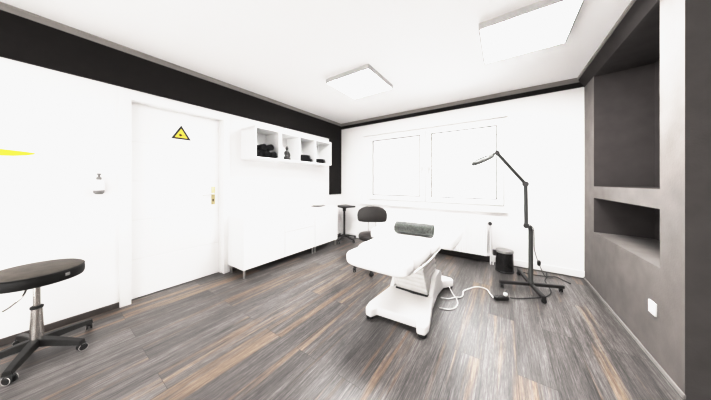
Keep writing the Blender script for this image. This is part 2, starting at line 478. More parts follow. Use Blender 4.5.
# ------------------------------------------------------------------ window
k = MB()
FY0, FY1 = YF-0.012, YF+0.06
def frame(k, x0, x1, z0, z1, t, y0, y1, bev=0.004):
    k.box(x0, x1, y0, y1, z0, z0+t, bev, 2); k.box(x0, x1, y0, y1, z1-t, z1, bev, 2)
    k.box(x0, x0+t, y0+0.001, y1-0.001, z0+t*0.5, z1-t*0.5, bev, 2); k.box(x1-t, x1, y0+0.001, y1-0.001, z0+t*0.5, z1-t*0.5, bev, 2)
frame(k, WX0-0.02, WX1+0.02, WZ0-0.01, WZ1+0.015, 0.06, FY0, FY1)
k.box(-1.15, -1.09, FY0+0.001, FY1-0.001, WZ0, WZ1, 0.004, 2)
win = struct(k.build('window_1', UPVC))
for (x0, x1) in ((-2.255, -1.135), (-1.105, -0.005)):
    k = MB(); px0, px1 = (-2.17, -1.22) if x0 < -2 else (-1.02, -0.09)
    t = 0.085
    k.box(x0, x1, FY0-0.022, FY1-0.01, 0.855, 0.945, 0.006, 2); k.box(x0, x1, FY0-0.022, FY1-0.01, 2.02, 2.085, 0.006, 2)
    k.box(x0+0.0005, px0, FY0-0.021, FY1-0.012, 0.90, 2.05, 0.006, 2); k.box(px1, x1-0.0005, FY0-0.021, FY1-0.012, 0.90, 2.05, 0.006, 2)
    sash = k.build('sash', UPVC, win)
    k = MB(); frame(k, px0-0.006, px1+0.006, 0.939, 2.026, 0.017, FY0-0.0245, FY0-0.005, 0.0)
    k.build('gasket', SEAMG, sash)
    MB().box(px0-0.01, px1+0.01, YF+0.018, YF+0.024, 0.93, 2.03).build('glass_pane', GLASS, sash)
    k = MB(); frame(k, x0-0.006, x1+0.006, 0.849, 2.091, 0.011, FY0-0.006, FY0+0.004, 0.0)
    k.build('groove_shadow', GROOVEG, sash)  # grey strip drawn in for the shadow groove around the sash
    hx = -1.178 if x0 < -2 else -1.058
    k = MB(); k.box(hx-0.014, hx+0.014, FY0-0.032, FY0-0.02, 1.39, 1.47, 0.004, 2)
    k.cyl((hx, FY0-0.03, 1.445), (hx, FY0-0.065, 1.445), 0.008)
    k.box(hx-0.010, hx+0.010, FY0-0.075, FY0-0.060, 1.34, 1.455, 0.005, 2)
    k.build('window_handle', HANDG, sash)
k = MB(); k.box(-2.40, 0.045, YF-0.055, YF+0.005, 2.135, 2.16, 0.004, 2)
struct(k.build('trim_10', SATINW))
k = MB(); k.box(-2.43, 0.05, YF-0.055, YF+0.005, 0.750, 0.77, 0.006, 2)
k.build('windowsill', SATINW, win)

# vertical blind hanging outside the narrower casement
vb = thing('vertical_blind', 'white vertical slat blind behind the glass of the narrower window casement', 'blind', (-1.695, YF+0.15, 2.06))
MB().box(-0.56, 0.56, -0.02, 0.02, 0.0, 0.035, 0.003, 1).build('head_rail', UPVC, vb)
sl0 = None
for i in range(13):
    x = -0.53 + i*0.0883
    if sl0 is None:
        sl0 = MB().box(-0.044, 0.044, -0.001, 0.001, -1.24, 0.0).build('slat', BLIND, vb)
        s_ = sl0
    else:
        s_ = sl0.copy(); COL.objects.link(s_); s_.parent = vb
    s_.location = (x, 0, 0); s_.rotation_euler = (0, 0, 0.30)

# ------------------------------------------------------------------ ceiling lights
def ceiling_light(loc, label, lit):
    t = thing('ceiling_light', label, 'light', loc, 0, 'square ceiling panels')
    k = MB(); h = 0.31; d = 0.052; e = 0.012
    k.box(-h, h, -h, -h+e, -d, 0); k.box(-h, h, h-e, h, -d, 0); k.box(-h, -h+e, -h+e, h-e, -d, 0); k.box(h-e, h, -h+e, h-e, -d, 0)
    k.box(-h+e, h-e, -h+e, h-e, -0.012, 0)
    k.build('frame', ALUG, t)
    MB().box(-h+e, h-e, -h+e, h-e, -d+0.002, -d+0.008).build('diffuser', lit, t)
    return t
ceiling_light((0.140, 2.32, ZC), 'square lit ceiling panel near the dark niche wall', light_material(58.0))
ceiling_light((-1.52, 2.32, ZC), 'square lit ceiling panel above the treatment bed and cabinets', LIT)

# ------------------------------------------------------------------ wall-hung shelf unit and its contents
SX0, SX1, SZ0, SZ1 = XL, -2.67, 1.51, 1.945
sh = thing('wall_shelf', 'white wall-hung shelf with four open compartments under the black band', 'shelf', (XL, 1.57, 1.51))
O = Matrix.Translation((-XL, -1.57, -1.51))
t = 0.022
sy = [1.575, 1.962, 2.325, 2.675, 3.085]
k = MB()
k.box(SX0, SX1, sy[0], sy[-1], SZ0, SZ0+t, 0.002, 1, O); k.box(SX0, SX1, sy[0], sy[-1], SZ1-t-0.012, SZ1, 0.002, 1, O)
k.box(SX0, SX1, sy[0], sy[0]+t, SZ0+t, SZ1-t, 0.002, 1, O); k.box(SX0, SX1, sy[-1]-t, sy[-1], SZ0+t, SZ1-t, 0.002, 1, O)
k.build('carcass', GLOSSW, sh)
MB().box(SX0+0.024, SX0+0.03, sy[0]+t, sy[-1]-t, SZ0+t, SZ1-t, M=O).build('back_panel', GLOSSW, sh)
for i, y in enumerate(sy[1:-1]):
    wdt = 0.024 if i == 0 else 0.010
    MB().box(SX0+0.03, SX1-0.002, y-wdt, y+wdt, SZ0+t, SZ1-t-0.012, 0.002, 1, O).build('divider', GLOSSW, sh)

def spiral_roll(k, p0, length, r, sq=1.0):
    """rolled towel: a spiral section extruded along +X from p0"""
    n = 46; turns = 2.6
    inner, outer = [], []
    for i in range(n+1):
        a = 2*PI*turns*i/n
        rr = r*(0.16 + 0.84*i/n)
        th = r*0.155
        outer.append((rr*math.cos(a), sq*rr*math.sin(a))); inner.append(((rr-th*1.6)*math.cos(a), sq*(rr-th*1.6)*math.sin(a)))
    tb = bmesh.new()
    A = [[tb.verts.new((x, c[0], c[1])) for c in (o_, i_)] for x in (0,) for o_, i_ in zip(outer, inner)]
    B = [[tb.verts.new((length, c[0], c[1])) for c in (o_, i_)] for o_, i_ in zip(outer, inner)]
    for i in range(n):
        tb.faces.new((A[i][0], A[i+1][0], B[i+1][0], B[i][0]))
        tb.faces.new((A[i][1], B[i][1], B[i+1][1], A[i+1][1]))
        tb.faces.new((A[i][0], A[i][1], A[i+1][1], A[i+1][0]))
        tb.faces.new((B[i][0], B[i+1][0], B[i+1][1], B[i][1]))
    for i in (0, n):
        tb.faces.new((A[i][0], B[i][0], B[i][1], A[i][1]))
    k._add(tb, Matrix.Translation(p0))
fl = SZ0 + t
def roll(loc, label, ang):
    k = MB(); spiral_roll(k, (0, 0, 0), 0.24, 0.053)
    o = k.build('rolled_towel', TOWELB)
    o.location = loc; o.rotation_euler = (ang, 0, 0)
    return tag(o, label, 'towel', 'rolled black towels in the first shelf compartment')
r0 = roll((SX0+0.09, 1.670, fl+0.0535), 'rolled black towel in the lower layer, closest to the shelf end by the door', 0.4)
spots = [(1.777, 0.0535, 'rolled black towel in the middle of the lower layer of the shelf', 1.2),
         (1.880, 0.0520, 'rolled black towel in the lower layer beside the thick shelf divider', 2.2),
         (1.722, 0.1440, 'rolled black towel on top of the pile, nearer the door', 2.9),
         (1.828, 0.1440, 'rolled black towel on top of the pile, nearer the thick divider', 0.1)]
for y, z, lab, a in spots:
    c = r0.copy(); COL.objects.link(c); c.location = (SX0+0.09, y, fl+z); c.rotation_euler = (a, 0, 0); c['label'] = lab

# seated figurine
fg = thing('figurine', 'small black seated figurine in the second shelf compartment', 'figurine', (SX1-0.12, 2.165, fl))
MB().box(-0.04, 0.04, -0.055, 0.055, 0, 0.022, 0.006, 2).build('plinth', BLACKM, fg)
k = MB()
k.lathe([(0, 0.02), (0.045, 0.024), (0.052, 0.04), (0.044, 0.058), (0.034, 0.072), (0.033, 0.10), (0.037, 0.125), (0.030, 0.142), (0.013, 0.150), (0.012, 0.158), (0, 0.16)], n=20, sx=0.8)
k.cushion(-0.005, 0.045, -0.052, 0.052, 0.022, 0.05, nx=6, e=2.5, ez=2.2)
for s in (-1, 1):
    k.tube([(0.0, s*0.034, 0.130), (0.006, s*0.046, 0.10), (0.022, s*0.040, 0.072), (0.036, s*0.012, 0.058)], 0.0095, 8)
k.build('body', BLACKM, fg)
k = MB(); k.lathe([(0, -0.028), (0.014, -0.022), (0.022, -0.005), (0.021, 0.010), (0.014, 0.022), (0.009, 0.027), (0.009, 0.033), (0.005, 0.040), (0, 0.041)], (0.002, 0, 0.182), 18)
k.build('head', BLACKM, fg)

# folded towels
def folded(loc, sx, sy_, sz, label, group):
    k = MB()
    n = 3
    for i in range(n):
        z0 = sz*i/n; z1 = sz*(i+1)/n
        k.cushion(-sx/2, sx/2, -sy_/2 + 0.006*(i % 2), sy_/2 - 0.008*i, z0, z1+0.002, nx=8, e=8, ez=2.6,
                  fn=lambda c: (c.x, c.y, max(0.0, c.z + 0.004*math.sin(17*c.y + 9*c.x))))
    o = k.build('folded_towel', TOWELB); o.location = loc
    return tag(o, label, 'towel', group)
G = 'folded black towels on the wall shelf'
folded((SX1-0.15, 2.500, fl+0.002), 0.26, 0.310, 0.056, 'folded black towel at the bottom of the pile in the third compartment', G)
folded((SX1-0.16, 2.485, fl+0.062), 0.24, 0.27, 0.052, 'folded black towel on top of the pile in the third compartment', G)
folded((SX1-0.15, 2.835, fl+0.002), 0.26, 0.29, 0.075, 'single folded black towel in the end compartment by the black stripe', G)

# ------------------------------------------------------------------ low cabinets
def cabinet(y0, y1, label, fronts):
    t = thing('low_cabinet', label, 'cabinet', (-2.82, (y0+y1)/2, 0), 0, 'white lacquered low cabinets')
    h = (y1-y0)/2
    xb, xf = -0.185, 0.20
    z0, z1 = 0.105, 0.75
    k = MB()
    k.box(xb, xf-0.020, -h, h, z0, z0+0.018); k.box(xb, xf, -h, h, z1-0.018, z1, 0.0015, 1)
    k.box(xb, xf-0.020, -h, -h+0.018, z0+0.018, z1-0.018); k.box(xb, xf-0.020, h-0.018, h, z0+0.018, z1-0.018)
    k.box(xb, xb+0.006, -h+0.018, h-0.018, z0+0.018, z1-0.018)
    k.build('carcass', GLOSSW, t)
    MB().box(xf-0.042, xf-0.024, -h+0.018, h-0.018, z0+0.018, z1-0.018).build('inner_panel', SEAMG, t)
    for nm, a, b, c, d in fronts:
        MB().box(xf-0.019, xf, -h+a+0.0032, -h+b-0.0032, c, d-0.0035, 0.0015, 1).build(nm, GLOSSW, t)
    for sx in (xb+0.035, xf-0.035):
        for s in (-1, 1):
            k = MB(); k.lathe([(0, 0), (0.014, 0), (0.015, 0.004), (0.015, 0.098), (0.019, 0.100), (0.019, 0.106), (0, 0.106)], (sx, s*(h-0.028), 0), 18)
            k.build('leg', STEEL, t)
    return t
cabinet(1.395, 2.606, 'long white lacquered low cabinet with one door and two drawers on steel legs',
        [('door', 0, 0.606, 0.107, 0.733), ('drawer', 0.606, 1.211, 0.107, 0.462), ('drawer', 0.606, 1.211, 0.466, 0.733)])
cabinet(2.610, 3.205, 'single door white lacquered low cabinet on steel legs, beside the tray table',
        [('door', 0, 0.595, 0.107, 0.733)])

# device on the cabinet top
dv = thing('nail_lamp', 'small white domed electric device on the single door cabinet', 'device', (-2.80, 2.87, 0.752), 0.35)
MB().box(-0.092, 0.092, -0.130, 0.120, 0.0, 0.010, 0.003, 1).build('base_plate', GREYP, dv)
k = MB()
def dome(c):
    z = c.z
    f = 1.0 - 0.45*max(0.0, (c.y+0.0)/0.14)
    return (c.x, c.y, 0.016 + (z-0.016)*f)
k.cushion(-0.098, 0.098, -0.14, 0.13, 0.008, 0.105, nx=10, e=3.0, ez=2.4, fn=dome)
k.build('housing', BELLOW, dv)
MB().tube([(0.03, -0.075, 0.103), (0.055, 0.0, 0.094), (0.078, 0.07, 0.062)], 0.0028, 6).build('seam', GREYP, dv)

# ------------------------------------------------------------------ wall dispenser and decal
dp = thing('wall_dispenser', 'small white wall-mounted pump dispenser with grey top beside the door', 'dispenser', (XL, 0.288, 1.085)); dp.scale = (1.05, 1.05, 1.05)
MB().box(0, 0.010, -0.026, 0.026, 0.02, 0.13, 0.004, 2).build('bracket', UPVC, dp)
MB().lathe([(0, 0.018), (0.026, 0.018), (0.031, 0.026), (0.032, 0.095), (0.028, 0.108), (0.014, 0.116), (0.012, 0.124), (0, 0.124)], (0.045, 0, 0), 24).build('bottle', UPVC, dp)
k = MB(); k.lathe([(0, 0.004), (0.020, 0.0), (0.031, 0.012), (0.0325, 0.030), (0.031, 0.034), (0, 0.034)], (0.045, 0, 0), 24); k.build('base_cup', GREYP, dp)
k = MB(); k.lathe([(0, 0.122), (0.015, 0.122), (0.016, 0.142), (0.008, 0.146), (0.007, 0.162), (0.013, 0.165), (0.013, 0.176), (0, 0.178)], (0.045, 0, 0), 18)
k.box(0.045, 0.085, -0.006, 0.006, 0.165, 0.174, 0.002, 1)
k.build('pump', GREYP, dp)

pl = [(-0.62, -0.036), (-0.40, -0.034), (-0.20, -0.029), (-0.10, -0.024), (-0.045, -0.015), (-0.010, -0.003), (-0.008, 0.006), (-0.045, 0.012), (-0.10, 0.018), (-0.20, 0.026), (-0.40, 0.034), (-0.62, 0.050)]
dc = thing('wall_decal', 'yellow tapering stripe decal on the white wall above the black stool', 'decal', (XL, -0.022, 1.412))
MB().prism(pl, 0.0012, MYZ(0, 0, 0)).build('stripe', YELLOW, dc)
MB().prism([(-0.002, -0.002), (0.018, 0.001), (0.018, 0.004), (-0.002, 0.006)], 0.0012, MYZ(0, 0, 0)).build('tip', LGREY, dc)

# ------------------------------------------------------------------ castor base used by the stools and the tray table
def castor(k, c, ang, r=0.026, w_=0.036):
    """twin-wheel furniture castor standing on z=0"""
    M = Matrix.Translation((c[0], c[1], 0)) @ rotz(ang)
    R = Matrix.Rotation(PI/2, 4, 'X')
    for s in (-1, 1):
        k.lathe([(0, -0.006), (r*0.8, -0.006), (r, -0.003), (r, 0.003), (r*0.8, 0.006), (0, 0.006)], (0, 0, 0), 20,
                M @ Matrix.Translation((0.008, s*w_*0.32, r)) @ R)
    k.box(-0.008, 0.022, -0.007, 0.007, r, 2*r+0.004, 0.003, 1, M)
    k.cushion(-0.014, 0.028, -w_*0.62, w_*0.62, r*1.05, r*2.12, nx=4, e=2.6, ez=2.2, M=M)
def star_base(t, angs, r, hub_z, arm_mat, wheel_mat, ring_mat=None, arm_r=0.017):
    for a in angs:
        ca, sa = math.cos(a), math.sin(a)
        k = MB()
        pts = [(0.02, hub_z), (r*0.35, hub_z-0.004), (r*0.8, 0.072), (r+0.012, 0.064)]
        M = rotz(a)
        tb = bmesh.new(); prev = None
        secs = []
        for i, (x, z) in enumerate(pts):
            wy = arm_r*(1.15-0.1*i); hz = arm_r*(1.0-0.16*i)
            secs.append([tb.verts.new((x, y, zz)) for y, zz in ((-wy, z-hz), (wy, z-hz), (wy*0.75, z+hz), (-wy*0.75, z+hz))])
        for A, B in zip(secs, secs[1:]):
            for i in range(4): tb.faces.new((A[i], A[(i+1)%4], B[(i+1)%4], B[i]))
        tb.faces.new(secs[0]); tb.faces.new(list(reversed(secs[-1])))
        bmesh.ops.bevel(tb, geom=list(tb.edges), offset=0.003, segments=2, affect='EDGES')
        k._add(tb, M)
        leg = k.build('leg', arm_mat, t)
        k = MB(); castor(k, (ca*r, sa*r), a + 1.1)
        ck = k.build('castor', wheel_mat, leg)
        if ring_mat:
            k = MB()
            M2 = Matrix.Translation((ca*r, sa*r, 0)) @ rotz(a+1.1)
            for s in (-1, 1):
                pr = [(0.0215, -0.0008), (0.0240, -0.0008), (0.0240, 0.0014), (0.0215, 0.0014), (0.0215, -0.0008)]
                k.lathe(pr, (0, 0, 0), 22, M2 @ Matrix.Translation((0.008, s*0.0175, 0.026)) @ Matrix.Rotation(PI/2, 4, 'X'))
                k.build('castor_ring', ring_mat, leg); k = MB()
            k.bm.free()

# large stool by the white wall
st = thing('swivel_stool', 'round black padded swivel stool on castors beside the white wall', 'stool', (-2.66, -0.02, 0))
k = MB()
k.lathe([(0, 0.512), (0.185, 0.512), (0.203, 0.518), (0.208, 0.53), (0.209, 0.564), (0.206, 0.578), (0.200, 0.582), (0, 0.582)], (0, 0, 0), 56)
seat = k.build('seat', VINYLB, st)
k = MB(); k.lathe([(0, 0.580), (0.198, 0.580), (0.203, 0.586), (0.201, 0.592), (0.185, 0.600), (0.10, 0.604), (0, 0.605)], (0, 0, 0), 56)
k.build('seat_top', VINYLT, seat)
MB().tube([(0.2045*math.cos(i*2*PI/48), 0.2045*math.sin(i*2*PI/48), 0.583) for i in range(49)], 0.004, 6, 0).build('piping', VINYLB, seat)
k = MB(); k.box(-0.012, 0.012, -0.003, 0.003, -0.010, 0.010, 0.002, 1, Matrix.Translation((0.209*math.cos(0.62), 0.209*math.sin(0.62), 0.557)) @ rotz(0.62+PI/2))
k.build('maker_tag', GREYP, seat)
k = MB(); k.cyl((0, 0, 0.33), (0, 0, 0.50), 0.0160, n=24); k.box(-0.075, 0.075, -0.06, 0.06, 0.498, 0.513, 0.003, 1)
k.build('gas_lift', CHROME, st)
k = MB(); k.lathe([(0, 0.085), (0.030, 0.085), (0.030, 0.10), (0.0285, 0.20), (0.0245, 0.325), (0, 0.325)], (0, 0, 0), 28); k.build('column', CHROME, st)
MB().lathe([(0.015, 0.322), (0.0275, 0.322), (0.029, 0.328), (0.028, 0.336), (0.020, 0.341), (0.015, 0.341)], (0, 0, 0), 28).build('collar', BLACKR, st)
MB().lathe([(0, 0.072), (0.040, 0.072), (0.044, 0.082), (0.042, 0.105), (0.034, 0.112), (0, 0.112)], (0, 0, 0), 28).build('hub', STOOLM, st)
MB().tube([(-0.02, -0.02, 0.505), (0.04, -0.035, 0.495), (0.087, -0.05, 0.453), (0.057, -0.096, 0.393), (0.020, -0.121, 0.365)], 0.0048, 8).build('lever', CHROME, st)
D = math.radians
star_base(st, [D(-21), D(42), D(115), D(195), D(267)], 0.262, 0.092, STOOLM, BLACKR, LGREY, 0.025)

# stool with a backrest behind the bed
cs = thing('backrest_stool', 'black padded work stool with a rounded backrest between bed and window', 'stool', (-1.515, 2.60, 0))
MB().lathe([(0, 0.405), (0.16, 0.405), (0.178, 0.415), (0.185, 0.435), (0.185, 0.455), (0.176, 0.478), (0.13, 0.490), (0, 0.494)], (0, 0, 0), 44).build('seat', BACKV, cs)
MB().cyl((0, 0, 0.09), (0, 0, 0.406), 0.024, n=20).build('column', BLACKM, cs)
va = math.atan2(1.50, -2.62) - 0.0        # facing towards the camera side
bdir = Vector((-0.48, 0.877, 0))           # away from the seat towards the window
brx = bdir.cross(Vector((0, 0, 1))).normalized()
bc = bdir*0.205
Mb = Matrix.Translation((bc.x, bc.y, 0.0)) @ Matrix(((brx.x, bdir.x, 0, 0), (brx.y, bdir.y, 0, 0), (0, 0, 1, 0), (0, 0, 0, 1)))
pts = []
for i in range(9):
    a = PI*i/8; pts.append((0.220*math.cos(a)*1.0, 0.718 + 0.125*math.sin(a)**0.8))
pts += [(-0.216, 0.645), (-0.200, 0.612), (-0.12, 0.602), (0.12, 0.602), (0.200, 0.612), (0.216, 0.645)]
k = MB()
Mx = Mb @ Matrix(((1,0,0,0),(0,0,-1,0.022),(0,1,0,0),(0,0,0,1)))
k.prism(pts, 0.052, Mx, 0.017, 4)
k.build('backrest', BACKV, cs)
for s in (-1, 1):
    k = MB(); k.tube([Mb @ Vector((s*0.055, -0.10, 0.415)), Mb @ Vector((s*0.055, 0.0, 0.43)), Mb @ Vector((s*0.055, 0.028, 0.50)), Mb @ Vector((s*0.055, 0.028, 0.68))], 0.0095, 8)
    k.build('backrest_bracket', STEEL, cs)
star_base(cs, [D(-62), D(10), D(82), D(154), D(242)], 0.27, 0.095, BLACKM, BLACKR, None, 0.018)

# tray table on castors
tt = thing('tray_table', 'small black rolling tray table with star base beside the low cabinets', 'table', (-2.685, 3.50, 0))
MB().box(-0.195, 0.195, -0.15, 0.15, 0.690, 0.718, 0.008, 3, rotz(D(-23))).build('tabletop', BLACKM, tt)
MB().cyl((0, 0, 0.08), (0, 0, 0.69), 0.020, n=20).build('column', BLACKM, tt)
MB().lathe([(0.018, 0.60), (0.032, 0.605), (0.034, 0.65), (0.06, 0.695), (0, 0.697)], (0, 0, 0), 20).build('top_mount', BLACKM, tt)
star_base(tt, [D(-80), D(-8), D(64), D(136), D(208)], 0.250, 0.105, BLACKM, GUNM, STEEL, 0.020)

# ------------------------------------------------------------------ treatment bed
bed = thing('treatment_bed', 'white padded electric treatment bed with armrests in the middle of the room', 'bed', (-0.77, 2.05, 0))
bx, by = -0.77, 2.05
OB = Matrix.Translation((-bx, -by, 0))
# base shell: outline in plan, rising towards the column
out = [(-1.005, 1.612), (-0.945, 1.600), (-0.915, 1.662), (-0.575, 1.692), (-0.555, 1.628), (-0.490, 1.640), (-0.478, 1.700), (-0.535, 2.02), (-0.560, 2.30), (-0.545, 2.50),
       (-0.500, 2.56), (-0.465, 2.61), (-0.495, 2.665), (-0.60, 2.68), (-0.94, 2.68), (-1.07, 2.675), (-1.10, 2.62), (-1.07, 2.56), (-0.985, 2.50), (-0.975, 2.30), (-0.985, 2.02), (-1.02, 1.70)]
def lift(c):
    z = c.z
    if z > 0.04:
        f = min(1.0, max(0.0, (c.y-1.60)/0.55))
        g = 1.0 - 0.35*min(1.0, max(0.0, (c.y-2.45)/0.2))
        z = 0.028 + (z-0.028)*(0.85 + 0.45*f)*g
    return (c.x, c.y, z)
MB().prism(out, 0.082, OB @ Matrix.Translation((0, 0, 0.022)), 0.016, 4, lift).build('base', SHELLW, bed)
for fx, fy in ((-0.972, 1.640), (-0.520, 1.668), (-0.512, 2.618), (-1.06, 2.625)):
    MB().lathe([(0, 0), (0.030, 0), (0.032, 0.012), (0.026, 0.03), (0, 0.03)], (fx-bx, fy-by, 0), 20).build('foot', BLACKR, bed)
# column housing at the rear and the folded bellows
hs = [(2.055, 0.10), (2.12, 0.18), (2.17, 0.262), (2.20, 0.280), (2.34, 0.280), (2.40, 0.25), (2.45, 0.10)]
for x0, x1 in ((-0.592, -0.545), (-0.985, -0.938)):
    k = MB(); k.prism([(y-by, z) for y, z in hs], x1-x0, Matrix.Translation((x0-bx, 0, 0)) @ Matrix(((0,0,1,0),(1,0,0,0),(0,1,0,0),(0,0,0,1))), 0.012, 3)
    k.build('column_housing', SHELLW, bed)
bm = bmesh.new()
secs = []
nb = 17
for i in range(nb):
    u = i/(nb-1)
    pz = 0.112 + u*0.42
    x0, x1 = -0.905 - 0.0*u, -0.600 + 0.01*u
    y0, y1 = 2.075 - 0.23*u, 2.38 - 0.10*u
    e = 0.0 if i % 2 else 0.009
    secs.append([bm.verts.new((x-bx, y-by, pz)) for x, y in ((x0-e, y0-e), (x1+e, y0-e), (x1+e, y1+e), (x0-e, y1+e))])
for A, B in zip(secs, secs[1:]):
    for i in range(4): bm.faces.new((A[i], A[(i+1)%4], B[(i+1)%4], B[i]))
bm.faces.new(secs[0]); bm.faces.new(secs[-1])
k = MB(); k._add(bm); k.build('bellows', BELLOW, bed, 25)
k = MB(); k.box(-0.915-bx, -0.592-bx, 2.050-by, 2.40-by, 0.09, 0.125, 0.006, 2)
k.build('bellows_clamp', BLACKR, bed)
# frame below the pads
MB().box(-0.98-bx, -0.565-bx, 1.50-by, 2.72-by, 0.505, 0.535, 0.010, 2).build('frame', SHELLW, bed)
def pad(name, x0, x1, y0, y1, z0, z1, e=7, ez=3.2, fn=None, m=VINYLW):
    return MB().cushion(x0-bx, x1-bx, y0-by, y1-by, z0, z1, nx=14, e=e, ez=ez, fn=fn).build(name, m, bed, 60)
pad('foot_pad', -1.062, -0.535, 1.385, 1.545, 0.515, 0.655, 7, 3.4)
pad('leg_pad', -1.058, -0.515, 1.515, 1.92, 0.520, 0.678, 7, 3.4)
pad('seat_pad', -1.055, -0.495, 1.90, 2.36, 0.525, 0.668, 7, 3.6)
pad('head_pad', -1.03, -0.515, 2.345, 2.80, 0.540, 0.665, 5, 3.4)
# padded skirt seam along the side
for s, xx in ((1, -0.508), (-1, -1.045)):
    MB().tube([(xx-bx-0.02*s, 1.50-by, 0.548), (xx-bx+0.004*s, 1.75-by, 0.550), (xx-bx+0.008*s, 2.05-by, 0.555), (xx-bx+0.006*s, 2.34-by, 0.560)], 0.006, 8).build('edge_piping', VINYLW, bed)
for s in (1, -1):
    xc = -0.397 if s > 0 else -1.080
    k = MB(); k.cushion(xc-0.054-bx, xc+0.054-bx, 1.90-by, 2.46-by, 0.612, 0.722, nx=12, e=7, ez=4.5)
    arm = k.build('armrest', VINYLW, bed, 60)
    k = MB(); k.tube([(xc-bx, 2.30-by, 0.63), (xc-bx, 2.33-by, 0.575), (xc-bx-s*0.03, 2.33-by, 0.530), (xc-bx-s*0.12, 2.33-by, 0.518)], 0.012, 10)
    k.build('bracket', SHELLW, arm)
MB().lathe([(0, 0), (0.011, 0), (0.011, 0.006), (0.006, 0.009), (0, 0.009)], (-1.005-bx, 2.16-by, 0.663), 16).build('button', GREYP, bed)

# rolled towel on the bed
k = MB()
tw = bmesh.new()
n, m_ = 28, 30
rings = []
for j in range(m_+1):
    u = j/m_
    x = -0.187 + 0.374*u
    endf = min(1.0, (min(u, 1-u)/0.06 + 0.55))
    ring = []
    for i in range(n):
        a = 2*PI*i/n
        r = 0.060*(0.86 + 0.14*endf)*(1 + 0.03*math.sin(5*a + 3*u) + 0.025*math.sin(23*u + 2*a) + 0.02*random.uniform(-1, 1))
        ring.append(tw.verts.new((x, r*math.cos(a)*1.08, r*math.sin(a)*0.95)))
    rings.append(ring)
for A, B in zip(rings, rings[1:]):
    for i in range(n): tw.faces.new((A[i], A[(i+1)%n], B[(i+1)%n], B[i]))
tw.faces.new(rings[0]); tw.faces.new(list(reversed(rings[-1])))
k._add(tw)
tr = k.build('rolled_bed_towel', TOWELG, None, 60)
tr.location = (-0.748, 2.12, 0.724); tr.rotation_euler = (0, 0, D(2))
tag(tr, 'grey-green rolled terry towel lying on the white treatment bed', 'towel')
k = MB()
for r in (0.055, 0.039, 0.022):
    k.tube([(0.186, r*math.cos(2*PI*i/20)*1.05, r*math.sin(2*PI*i/20)*0.95) for i in range(21)], 0.0055, 6, 0)
k.tube([(-0.18+0.018*i, -0.048, 0.037 + 0.002*math.sin(i)) for i in range(21)], 0.0045, 6)
k.build('rolled_edge', TOWELG2, tr)

# ------------------------------------------------------------------ radiator under the window
rd = thing('radiator', 'long white ribbed panel radiator under the window', 'radiator', (-1.10, 3.70, 0))
RX0, RX1 = -0.95, 0.90      # local
k = MB()
prof = []
npch = 52
pitch = (RX1-RX0)/npch
for i in range(npch):
    x = RX0 + i*pitch
    prof += [(x, -0.052), (x+pitch*0.28, -0.052), (x+pitch*0.40, -0.044), (x+pitch*0.88, -0.044)]
prof += [(RX1, -0.052), (RX1, -0.036), (RX0, -0.036)]
k.prism(prof, 0.50, Matrix.Translation((0, 0, 0.12)))
k.build('front_panel', UPVC, rd)
MB().box(RX0, RX1, 0.005, 0.03, 0.12, 0.62, 0.003, 1).build('rear_panel', UPVC, rd)
k = MB(); k.box(RX0, RX1, -0.05, 0.03, 0.622, 0.632)
for i in range(40): 
    x = RX0 + (i+0.5)*(RX1-RX0)/40; k.box(x-0.008, x+0.008, -0.04, 0.02, 0.632, 0.636)
k.build('top_grille', UPVC, rd)
for x in (RX0, RX1-0.004):
    MB().box(x, x+0.004, -0.05, 0.03, 0.12, 0.63).build('end_plate', UPVC, rd)
for x in (RX0+0.3, RX1-0.3):
    MB().box(x-0.015, x+0.015, 0.03, 0.098, 0.2, 0.55).build('wall_bracket', UPVC, rd)
k = MB(); k.cyl((RX1, -0.01, 0.585), (RX1+0.035, -0.01, 0.585), 0.011); k.build('valve', STEEL, rd)
MB().lathe([(0, 0), (0.020, 0), (0.024, 0.008), (0.024, 0.05), (0.018, 0.06), (0, 0.06)], (RX1+0.035, -0.01, 0.585), 20, Matrix.Rotation(D(70), 4, 'X')).build('thermostat_head', BLACKM, rd)
k = MB(); k.tube([(RX1+0.035, -0.01, 0.585), (RX1+0.04, -0.005, 0.40), (RX1+0.04, -0.005, 0.0)], 0.010, 10, 2); k.build('pipe', UPVC, rd)
k = MB(); k.tube([(RX1, -0.01, 0.145), (RX1+0.03, -0.01, 0.145), (RX1+0.07, 0.0, 0.13), (RX1+0.07, 0.0, 0.0)], 0.010, 10, 3); k.cyl((RX1+0.015, -0.01, 0.12), (RX1+0.015, -0.01, 0.17), 0.014); k.build('pipe', UPVC, rd)
# dark strip painting in the shade under the radiator
skirting('radiator_shade', [(-2.05, -0.17, YF-0.030, YF-0.015, 0.0, 0.110)], NICHEC)

# ------------------------------------------------------------------ magnifier lamp
lp = thing('magnifier_lamp', 'dark grey magnifying lamp on a tall jointed stand with castors beside the bin', 'lamp', (0.245, 3.08, 0))
def bar(p0, p1, w_, h_, m, name, parent):
    p0, p1 = Vector(p0), Vector(p1); d = p1-p0
    a = math.atan2(d.y, d.x)
    k = MB(); L_ = d.length
    k.box(0, L_+0.012, -w_/2, w_/2, -h_/2, h_/2, 0.003, 2, Matrix.Translation(p0) @ rotz(a))
    return k.build(name, m, parent)
for ex, ey in ((-0.275, -0.120), (0.075, -0.285), (0.275, 0.115), (-0.085, 0.405)):
    lg = bar((0, 0, 0.060), (ex, ey, 0.060), 0.036, 0.030, BLACKM, 'leg', lp)
    k = MB(); castor(k, (ex*0.96, ey*0.96), math.atan2(ey, ex)+1.2, 0.0215, 0.028); k.build('castor', BLACKR, lg)
k = MB(); k.lathe([(0, 0.072), (0.030, 0.072), (0.026, 0.09), (0.021, 0.10), (0.0205, 0.66), (0.0, 0.66)], (0, 0, 0), 20); k.build('pole', GUNM, lp)
